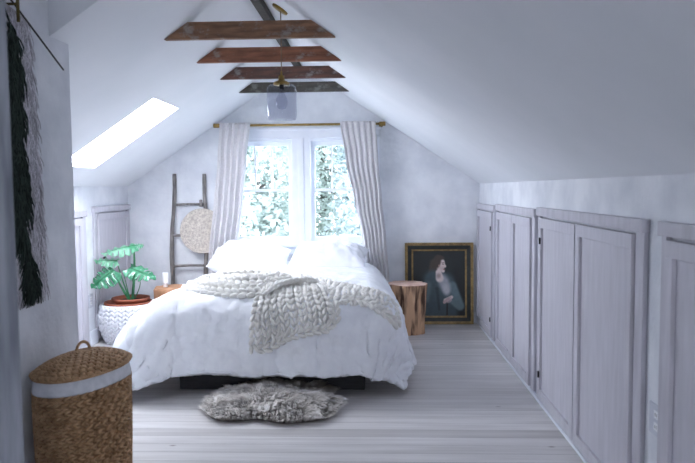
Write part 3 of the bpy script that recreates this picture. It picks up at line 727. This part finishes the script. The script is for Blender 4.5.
def paint(u, v):
    """u left-right, v top-down"""
    c = [.09, .12, .125]
    k = .05 * nz(u * 5, v * 4, 1) - .03 * v; c = [a + k for a in c]
    def blob(cx, cy, rx, ry, col, rot=0, soft=.25, amt=1):
        nonlocal c
        du, dv_ = u - cx, (v - cy) * 1.22; a = du * math.cos(rot) + dv_ * math.sin(rot); e = -du * math.sin(rot) + dv_ * math.cos(rot)
        d = math.hypot(a / rx, e / ry); t = (1 - sm_(1 - soft, 1 + soft, d)) * amt
        c = [c[i] * (1 - t) + col[i] * t for i in range(3)]
    def seg(x0, y0, x1, y1, w0, w1, col, soft=.3, amt=1):
        nonlocal c
        dx, dy = x1 - x0, (y1 - y0) * 1.22; px_, py_ = u - x0, (v - y0) * 1.22
        t_ = max(0, min(1, (px_ * dx + py_ * dy) / (dx * dx + dy * dy + 1e-9))); d = math.hypot(px_ - dx * t_, py_ - dy * t_) / (w0 + (w1 - w0) * t_)
        t = (1 - sm_(1 - soft, 1 + soft, d)) * amt; c = [c[i] * (1 - t) + col[i] * t for i in range(3)]
    dress = (.24, .31, .34); dlit = (.38, .46, .49); skin = (.86, .80, .79); hair = (.26, .21, .19)
    seg(.42, .20, .36, .36, .10, .07, hair)                       # hair falling behind the neck
    seg(.40, .46, .40, .95, .20, .26, dress); seg(.60, .50, .62, .95, .20, .24, dress)
    seg(.26, .54, .18, .84, .09, .10, dlit, .5, .8); seg(.18, .84, .44, .86, .07, .05, dress)
    seg(.76, .54, .90, .84, .08, .08, dlit, .4); seg(.90, .86, .72, .76, .07, .05, dlit, .4)
    seg(.46, .58, .50, .90, .03, .02, (.16, .21, .23), .8, .8)
    blob(.60, .50, .10, .17, (.66, .66, .70), -.3, .5, .9); blob(.64, .60, .07, .10, (.72, .72, .75), -.2, .6)
    seg(.49, .33, .51, .42, .055, .075, skin)                     # neck
    blob(.53, .215, .085, .125, skin, .12, .15)                   # face turned to the right
    blob(.615, .235, .022, .028, skin, 0, .4); blob(.575, .31, .035, .03, skin, 0, .4)
    blob(.46, .17, .075, .13, hair, .25, .3); blob(.51, .105, .095, .045, hair, .1, .3)
    blob(.56, .265, .05, .05, (.70, .61, .60), 0, .7, .5)
    blob(.575, .205, .020, .008, (.30, .24, .25), 0, .5); blob(.575, .182, .026, .006, (.38, .29, .27), -.1, .5)
    blob(.598, .288, .020, .008, (.60, .38, .38), 0, .5); blob(.50, .23, .012, .022, (.66, .52, .49), 0, .5)
    blob(.49, .385, .04, .05, (.50, .42, .42), .3, .7, .6)
    seg(.62, .76, .74, .71, .035, .030, skin); seg(.60, .79, .68, .74, .028, .03, (.72, .62, .62))
    for q in range(4): seg(.655 + q * .022, .745 - q * .012, .672 + q * .022, .80 - q * .01, .009, .007, (.74, .65, .66), .4)
    seg(.655, .82, .65, .99, .016, .014, (.12, .13, .14))
    return tuple(max(0, min(1, a)) for a in c)
bb = MB(); CX0, CX1, CZ0, CZ1 = .086, W_ - .086, .086, PH - .086
bb.grid(lambda u, v: Tm @ Vector((CX0 + (CX1 - CX0) * u, .012, CZ1 + (CZ0 - CZ1) * v)), 110, 130, True, paint)
bb.build('canvas', M['canvas'], pt, color=True)
bb = MB(); vs = [Tm @ Vector(q) for q in ((.02, .018, .02), (W_ - .02, .018, .02), (W_ - .02, .018, PH - .02), (.02, .018, PH - .02))]
bb.slab(vs, (0, 1, 0), .006); bb.build('backing_board', M['darkwood'], pt)

# ------------------------------------------------------------------ planter, pot and monstera
PC = (-2.375, 6.24)
pl = thing('woven_planter', (*PC, 0), 'white chunky crocheted rope basket on the floor beside the left knee wall', 'planter')
def prof_r(t): return .205 + .065 * math.sin(min(1, t * 1.25) * PI * .62) - .012 * max(0, t - .75) * 4
bb = MB(); PHt = .355
bb.lathe([(0, .004)] + [(prof_r(t / 12) - .012, PHt * t / 12 + .004) for t in range(13)] + [(prof_r(1) - .03, PHt), (prof_r(1) - .035, .1), (0, .05)], (*PC, 0), 48); bb.build('basket_body', M['crochet'], pl)
bb = MB(); rows = 9
for i in range(rows):
    t = (i + .5) / rows; z = PHt * t; n_ = 26
    for k in range(n_):
        for s_ in (-1, 1):
            th = 2 * PI * (k + s_ * .24) / n_; r_ = prof_r(t); nrm = Vector((math.cos(th), math.sin(th), 0)); tg = Vector((-math.sin(th), math.cos(th), 0))
            bb.pill((PC[0] + r_ * nrm.x, PC[1] + r_ * nrm.y, z), Vector((0, 0, 1)) + tg * s_ * .75, nrm, .032, .0155, .014, 8, 5)
bb.build('rope_stitches', M['crochet'], pl)
bb = MB(); rr_ = prof_r(1) - .01; bb.tube([(PC[0] + rr_ * math.cos(2*PI*k/48), PC[1] + rr_ * math.sin(2*PI*k/48), PHt + .002) for k in range(49)], .015, 10, cap=False); bb.build('rim', M['crochet'], pl)
mp_ = thing('potted_monstera', (*PC, .10), 'monstera plant with glossy split leaves in a terracotta pot inside the white planter', 'plant')
bb = MB(); bb.lathe([(0, .12), (.17, .12), (.21, .355), (.222, .36), (.222, .385), (.205, .385), (.195, .36), (.18, .345), (0, .345)], (*PC, 0), 48); bb.build('saucer_bowl', M['terracotta'], mp_)
bb = MB(); bb.lathe([(.13, .346), (.165, .395), (.178, .40), (.178, .42), (.160, .42), (.150, .39), (.145, .385)], (PC[0] + .02, PC[1] + .015, 0), 48); bb.build('pot', M['terracotta'], mp_)
bb = MB(); bb.grid(lambda u, v: (PC[0] + .02 + .15 * v * math.cos(2*PI*u), PC[1] + .015 + .15 * v * math.sin(2*PI*u), .388 + .006 * nz(u * 20, v * 9)), 40, 8); bb.build('soil', M['soil'], mp_)
def monstera(att, tip, up, width, m, seed, fold=.18):
    """leaf blade: heart shape with slits, att = stem joint, tip = leaf tip"""
    a = Vector(att); d = Vector(tip) - a; L_ = d.length; f = d.normalized(); n = Vector(up); n = (n - f * n.dot(f)).normalized(); s_ = f.cross(n)
    bb = MB(); n1 = 46
    for sg in (-1, 1):
        def pos(t, q):
            # t along midrib (-.16 .. 1), q 0..1 outwards
            prof = math.sin(min(1, max(0, (t + .16) / 1.16)) ** .62 * PI) ** .75
            out = q * prof * width * .5
            back = -.16 * (q ** 1.2) * (1 - t) * .9
            x = t * L_ + (back + q * .16 * prof) * L_ * (.6)
            drp = -.20 * L_ * (t ** 2) * .5 - fold * out * 1.0 + .18 * out * out / (width + .01) * -2 + .012 * math.sin(t * 26 + seed) * q
            return a + f * x + s_ * sg * out + n * (drp + .01)
        N_ = 40; vs = []; fs = []
        Q = 6
        for i in range(N_ + 1):
            t = max(-.16 + 1.16 * i / N_, -.16)
            base_t = t if t > 0 else 0
            for j in range(Q + 1): vs.append(pos(max(t, -.1 * (j / Q)), j / Q))
        for i in range(N_):
            slit = (i % 6 == 3) and 6 < i < 36
            for j in range(Q):
                if slit and j >= 2: continue
                fs.append((i*(Q+1)+j, i*(Q+1)+j+1, (i+1)*(Q+1)+j+1, (i+1)*(Q+1)+j) if sg > 0 else (i*(Q+1)+j, (i+1)*(Q+1)+j, (i+1)*(Q+1)+j+1, i*(Q+1)+j+1))
        bb.add(vs, fs, True)
    lf = bb.build('leaf', m, mp_); lf.modifiers.new('t', 'SOLIDIFY').thickness = .0015
    r_ = MB(); r_.tube([a + n * .012, a + f * L_ * .5 + n * (-.025 * L_ + .013), a + f * L_ * .95 + n * (-.09 * L_ + .012)], [.0045, .003, .001], 6); mr = r_.build('midrib', M['stem'], None); mr.parent = lf; mr.location = -parent_world(lf)
SB = Vector((PC[0] + .03, PC[1], .385))
leaves = [((-2.30, 6.22, .915), (-2.57, 6.10, .87), (.15, -.40, 1), .21, 'leafold', 1),
          ((-2.30, 6.22, .915), (-2.22, 6.28, .925), (.1, -.5, 1), .10, 'leafold', 5),
          ((-2.44, 6.16, .775), (-2.70 + .06, 6.10, .80), (0, -.55, 1), .16, 'leafold', 2),
          ((-2.45, 6.10, .70), (-2.63, 5.98, .56), (-.15, -1, .65), .25, 'leaf', 3),
          ((-2.335, 6.20, .705), (-2.06, 6.12, .63), (.30, -.60, .85), .21, 'leaf', 4)]
for a, t_, up, wd, mk, sd in leaves: monstera(a, t_, up, wd, M[mk], sd)
def stem(p1, sw, r_=.006):
    b0 = SB + Vector((sw * .3, 0, 0)); p1 = Vector(p1); mid = b0.lerp(p1, .5) + Vector((sw, .01, .03))
    pts = []
    for k in range(13):
        t = k / 12; pts.append(b0 * (1-t)**2 + mid * 2*t*(1-t) + p1 * t*t)
    bb = MB(); bb.tube(pts, [r_ * (1.5 - .7 * k / 12) for k in range(13)], 8); bb.build('stem', M['stem'], mp_)
stem(leaves[0][0], .03, .008); stem((-2.30, 6.22, .86), .015, .007); stem(leaves[2][0], -.03); stem(leaves[3][0], -.045, .008); stem(leaves[4][0], .04, .008); stem((-2.41, 6.24, .66), -.02, .004); stem((-2.24, 6.2, .60), .05, .004)

# ------------------------------------------------------------------ hamper
HC = (-1.378, 3.03); HA_, HB_ = .158, .255; HROT = -.30
hp = thing('laundry_hamper', (*HC, 0), 'oval woven water-hyacinth laundry hamper with a lid, standing against the near left wall', 'laundry basket')
def hpt(th, k, z):
    # superellipse footprint, k scale
    c_, s_ = math.cos(th), math.sin(th); e = .9
    x = HA_ * k * math.copysign(abs(c_) ** e, c_); y = HB_ * k * math.copysign(abs(s_) ** e, s_)
    return Vector((HC[0] + x * math.cos(HROT) - y * math.sin(HROT), HC[1] + x * math.sin(HROT) + y * math.cos(HROT), z))
def hnorm(th):
    v = hpt(th + .02, 1, 0) - hpt(th - .02, 1, 0); v.normalize(); return v, Vector((v.y, -v.x, 0))
def shell(rows_, seg=64):
    m_ = MB(); vs = [hpt(2*PI*k/seg, kk, z) for kk, z in rows_ for k in range(seg)]
    return m_.add(vs, [(i*seg+k, i*seg+(k+1) % seg, (i+1)*seg+(k+1) % seg, (i+1)*seg+k) for i in range(len(rows_)-1) for k in range(seg)], True)
def hk_(z): return .92 + .06 * math.sin(min(1, z / .6) * PI * .6)
shell([(.01, .012), (hk_(0) - .07, .012)] + [(hk_(z / 10 * .59) - .04, z / 10 * .59 + .012) for z in range(11)]).build('basket_shell', M['wicker'], hp)
bb = MB(); z = .016; row = 0
while z < .545:
    k_ = hk_(z); n_ = 36
    for i in range(n_):
        for s_ in (-1, 1):
            th = 2 * PI * (i + .5 * (row % 2) + (s_ * .0)) / n_ + rr.uniform(-.006, .006); tg, nn = hnorm(th)
            bb.pill(hpt(th + s_ * .0, k_, z + s_ * .0072) + nn * .003, tg + Vector((0, 0, s_ * .40)), nn, .0215, .0072, .012, 6, 5)
    z += .0305; row += 1
bb.build('woven_rows', M['wicker'], hp)
shell([(hk_(.53) + .01, .560), (hk_(.55) + .045, .548), (hk_(.55) + .055, .556), (1.0, .60), (.985, .618), (.93, .618)], 96).build('liner_band', M['liner'], hp)
bb = MB()
for k in range(90):   # frayed edge of the liner at the far end
    th = rr.uniform(.9, 1.9) - .3; p0 = hpt(th, 1.0, .56 + rr.uniform(0, .01)); tg, nn = hnorm(th)
    bb.tube([p0, p0 + nn * .006 + Vector((0, 0, -.012)) + tg * rr.uniform(-.005, .005), p0 + nn * .006 + Vector((0, 0, -rr.uniform(.018, .034))) + tg * rr.uniform(-.012, .012)], .0007, 4)
bb.build('liner_fringe', M['liner'], hp)
def lid_z(k): return .625 + .062 * (1 - k ** 2) ** .8 if k < 1 else .625
lid = shell([(1.03, .612), (1.05, .618), (1.04, .626)] + [(k / 12, lid_z(k / 12) - .004) for k in range(12, 0, -1)] + [(.001, lid_z(0) - .004)]).build('lid', M['wicker'], hp)
bb = MB(); k_ = 1.0; row = 0
while k_ > .05:
    n_ = max(6, int(40 * k_))
    for i in range(n_):
        for s_ in (-1, 1):
            th = 2 * PI * (i + .5 * (row % 2)) / n_; tg, nn = hnorm(th); e = .02
            dz = (lid_z(max(0, k_ - e)) - lid_z(min(1, k_ + e))) / (2 * e * .24); nr = (Vector((nn.x, nn.y, 0)) * dz + Vector((0, 0, 1))).normalized()
            bb.pill(hpt(th, k_ + s_ * .018, lid_z(min(1, k_ + s_ * .018)) + .002), tg + nn * s_ * .45, nr, .0205, .0085, .011, 6, 4)
    k_ -= .105; row += 1
wv = bb.build('lid_weave', M['wicker'], None); wv.parent = lid; wv.location = -parent_world(lid)
bb = MB(); HH = hpt(PI * .8, .22, lid_z(.15)); pts = [HH + Vector((.024 * math.cos(t * PI / 10) , .02 * math.cos(t * PI / 10), .048 * math.sin(t * PI / 10) - .004)) for t in range(11)]
bb.tube(pts, .006, 8)
for j in range(26):
    t = j / 25 * 10; i = min(9, int(t)); p_ = pts[i].lerp(pts[i+1], t - i); d = (pts[i+1] - pts[i]).normalized()
    bb.pill(p_, d + Vector((0, .5, .3)), (0, -1, .2), .008, .0075, .0075, 6, 4)
ho = bb.build('handle', M['wicker'], None); ho.parent = lid; ho.location = -parent_world(lid)

# ------------------------------------------------------------------ wall hanging on the near left wall
wh = thing('woven_wall_hanging', (XP, 2.85, 2.2), 'shaggy dark green and pale grey woven fibre hanging on a thin dowel, near left wall', 'wall hanging')
bb = MB(); bb.tube([(XP + .035, 2.36, 2.478), (XP + .034, 2.87, 2.258), (XP + .03, 3.31, 2.059)], .0042, 8); bb.build('dowel', M['twig'], wh)
rw2 = random.Random(5)
def yedge(z):   # right edge of the hanging going down
    t = (2.25 - z) / 1.34; return 2.985 + .05 * math.sin(t * 5) * t + .14 * t ** 2.2 + .02 * nz(t * 6, 2)
def dark(y, z):
    t = (2.25 - z) / 1.34; c_ = 2.80 + .075 * t + (.022 * math.sin(t * 9) + .03 * nz(t * 5, 8)) ; w_ = .047 * sm_(.02, .16, t) + .01 * math.sin(t * 14)
    return abs(y - c_ + .05 * nz(y * 16, z * 8)) < w_ and t < .985 and nz(y * 26, z * 7, 3) > -.38
bb = MB(); bb.grid(lambda u, v: (XP + .014 + .006 * nz(u * 5, v * 14), 2.55 + (yedge(2.22 - 1.24 * v) - .03 - 2.55) * u, 2.24 + .05 * (1-u) - 1.26 * v), 14, 50, True, lambda u, v: (.68, .66, .68)); bb.build('woven_ground', M['yarn'], wh, color=True)
bb = MB()
for k in range(11000):
    z = 2.24 - 1.22 * rw2.random(); y = 2.55 + (yedge(z) + .012 * nz(z * 14, 3) - 2.55) * rw2.random() ** .8
    dk = dark(y, z)
    if False: continue
    L_ = rw2.uniform(.06, .13) if dk else rw2.uniform(.05, .12); off = rw2.uniform(.024, .05) if dk else rw2.uniform(.018, .034)
    if rw2.random() < .15: L_ *= 1.4
    zz = max(z, .93 + L_) if z < 1.1 else z
    p0 = Vector((XP + off * .6, y, zz)); wv_ = rw2.uniform(-.045, .045)
    pts = [p0, p0 + Vector((off * .4, wv_ * .5, -L_ * .35)), p0 + Vector((off * .45, wv_, -L_ * .7)), p0 + Vector((off * .3, wv_ * 1.4, -L_))]
    g = rw2.uniform(.8, 1.15)
    col = tuple(c_ * g for c_ in (.24, .28, .26)) if dk else tuple(min(1, c_ * g) for c_ in (.82, .81, .83))
    bb.tube(pts, [.003, .0035, .003, .001] if dk else [.002, .0022, .002, .0008], 5, False, 1, col)
fb = bb.build('shaggy_fibres', M['yarn'], wh, color=True); fb['kind'] = 'stuff'
bb = MB(); bb.tube([(XP, 2.86, 2.262), (XP + .05, 2.86, 2.262)], .006, 8); bb.tube([(XP + .05, 2.86, 2.185), (XP + .05, 2.86, 2.285)], [.007, .007], 10)
pg = bb.build('wall_peg', M['peg'], loc=(XP, 2.86, 2.26)); tag(pg, 'short brass wall peg that holds the thin dark dowel', 'hook')

# ------------------------------------------------------------------ garden outside
bb = MB(); bb.box(-30, 30, YB + 1, 60, -3.1, -3.0); struct('garden_ground', bb, M['ground'])
def tree(x, y, zb, h, r_, seed, mk, n_, label):
    t = thing('garden_tree', (x, y, zb), label, 'tree', 'pale trees outside the window')
    rt = random.Random(seed); bb = MB()
    bb.tube([(x, y, zb), (x + .1, y, zb + h * .4), (x - .05, y + .1, zb + h * .85)], [.16, .12, .03], 10)
    for k in range(16):
        a = rt.uniform(0, 2 * PI); z0 = zb + h * rt.uniform(.3, .8); e = Vector((math.cos(a), math.sin(a), rt.uniform(.2, .8))) * r_ * rt.uniform(.6, .95)
        p0 = Vector((x, y, z0)); bb.tube([p0, p0 + e * .5 + Vector((0, 0, .1)), p0 + e], [.05, .03, .008], 6)
    bb.build('trunk', M['trunk'], t)
    bb = MB()
    cl = [(Vector((rt.gauss(0, .5), rt.gauss(0, .5), rt.uniform(-.5, .5))), rt.uniform(.2, .4)) for _ in range(70)]
    for k in range(n_):
        c_, rr2 = rt.choice(cl); d = Vector((rt.gauss(0, 1), rt.gauss(0, 1), rt.gauss(0, 1))).normalized() * rr2 * rt.random() ** .4
        p_ = Vector((x, y, zb + h * .62)) + Vector(((c_.x + d.x) * r_, (c_.y + d.y) * r_, (c_.z * 1.0 + d.z * .6) * h * .75))
        a = Vector((rt.gauss(0, 1), rt.gauss(0, 1), rt.gauss(0, .7))).normalized(); s_ = a.cross(Vector((rt.gauss(0, 1), rt.gauss(0, 1), 1))).normalized(); l = rt.uniform(.045, .085)
        bb.add([p_ - a * l, p_ + s_ * l * .45, p_ + a * l, p_ - s_ * l * .45], [(0, 1, 2, 3)])
    fo_ = bb.build('foliage', M[mk], t)
tree(-2.15, 10.4, -3, 7.2, 1.05, 1, 'tree1', 26000, 'leafy pale green tree seen through the left half of the window')
tree(.15, 10.9, -3, 7.6, 1.10, 2, 'tree2', 26000, 'leafy blue-green tree seen through the right half of the window')
tree(-1.1, 13.9, -3, 8.0, 1.6, 3, 'tree1', 26000, 'farther tree filling the gap between the two nearer trees outside the window')

# ------------------------------------------------------------------ light
wd = bpy.data.worlds.new('overcast'); scene.world = wd; wd.use_nodes = True
bg = wd.node_tree.nodes['Background']; bg.inputs[0].default_value = (*lin('eff4ff'), 1); bg.inputs[1].default_value = 12.0
def portal(name, loc, rot, sx, sy):
    l = bpy.data.lights.new(name, 'AREA'); l.shape = 'RECTANGLE'; l.size = sx; l.size_y = sy; l.cycles.is_portal = True
    o = bpy.data.objects.new(name, l); C.objects.link(o); o.location = loc; o.rotation_euler = rot; return o
portal('window_daylight', ((WX0+WX1)/2, YB + T + .01, (WZ0+WZ1)/2), (-PI/2, 0, 0), WX1 - WX0, WZ1 - WZ0)
xm = (SK[0]+SK[1])/2
pm = Vector((xm, (SK[2]+SK[3])/2, slope_z(xm))) + NL * .10
po = portal('skylight_daylight', pm, (0, 0, 0), .95, .68); po.rotation_euler = (Vector((0, 0, -1)).rotation_difference(-NL)).to_euler()
portal('added_rear_daylight', (.6, YF - T - .01, 1.3), (PI/2, 0, 0), .6, .6)  # portal for the added rear opening, placed to lift the near left wall

# ------------------------------------------------------------------ camera
pit, yaw, rol = .0647, .0396, -.0087
F = Vector((-math.sin(yaw) * math.cos(pit), math.cos(yaw) * math.cos(pit), -math.sin(pit)))
r0 = Vector((math.cos(yaw), math.sin(yaw), 0)); u0 = r0.cross(F)
Rr = r0 * math.cos(rol) + u0 * math.sin(rol); U = -r0 * math.sin(rol) + u0 * math.cos(rol)
cd = bpy.data.cameras.new('camera'); cam = bpy.data.objects.new('camera', cd); C.objects.link(cam)
mw = Matrix((Rr, U, -F)).transposed().to_4x4(); mw.translation = Vector((0, 0, 1.45)); cam.matrix_world = mw
cd.sensor_fit = 'HORIZONTAL'; cd.sensor_width = 36; cd.lens = 660 / 695 * 36; cd.clip_start = .05
cd.dof.use_dof = True; cd.dof.focus_distance = 4.9; cd.dof.aperture_fstop = 3.2
scene.camera = cam
vs_ = scene.view_settings; vs_.view_transform = 'Standard'; vs_.look = 'None'; vs_.gamma = 1; vs_.exposure = 1.5
scene.cycles.max_bounces = 14; scene.cycles.diffuse_bounces = 8; scene.cycles.transparent_max_bounces = 16
scene.cycles.sample_clamp_indirect = 6; scene.cycles.use_denoising = True
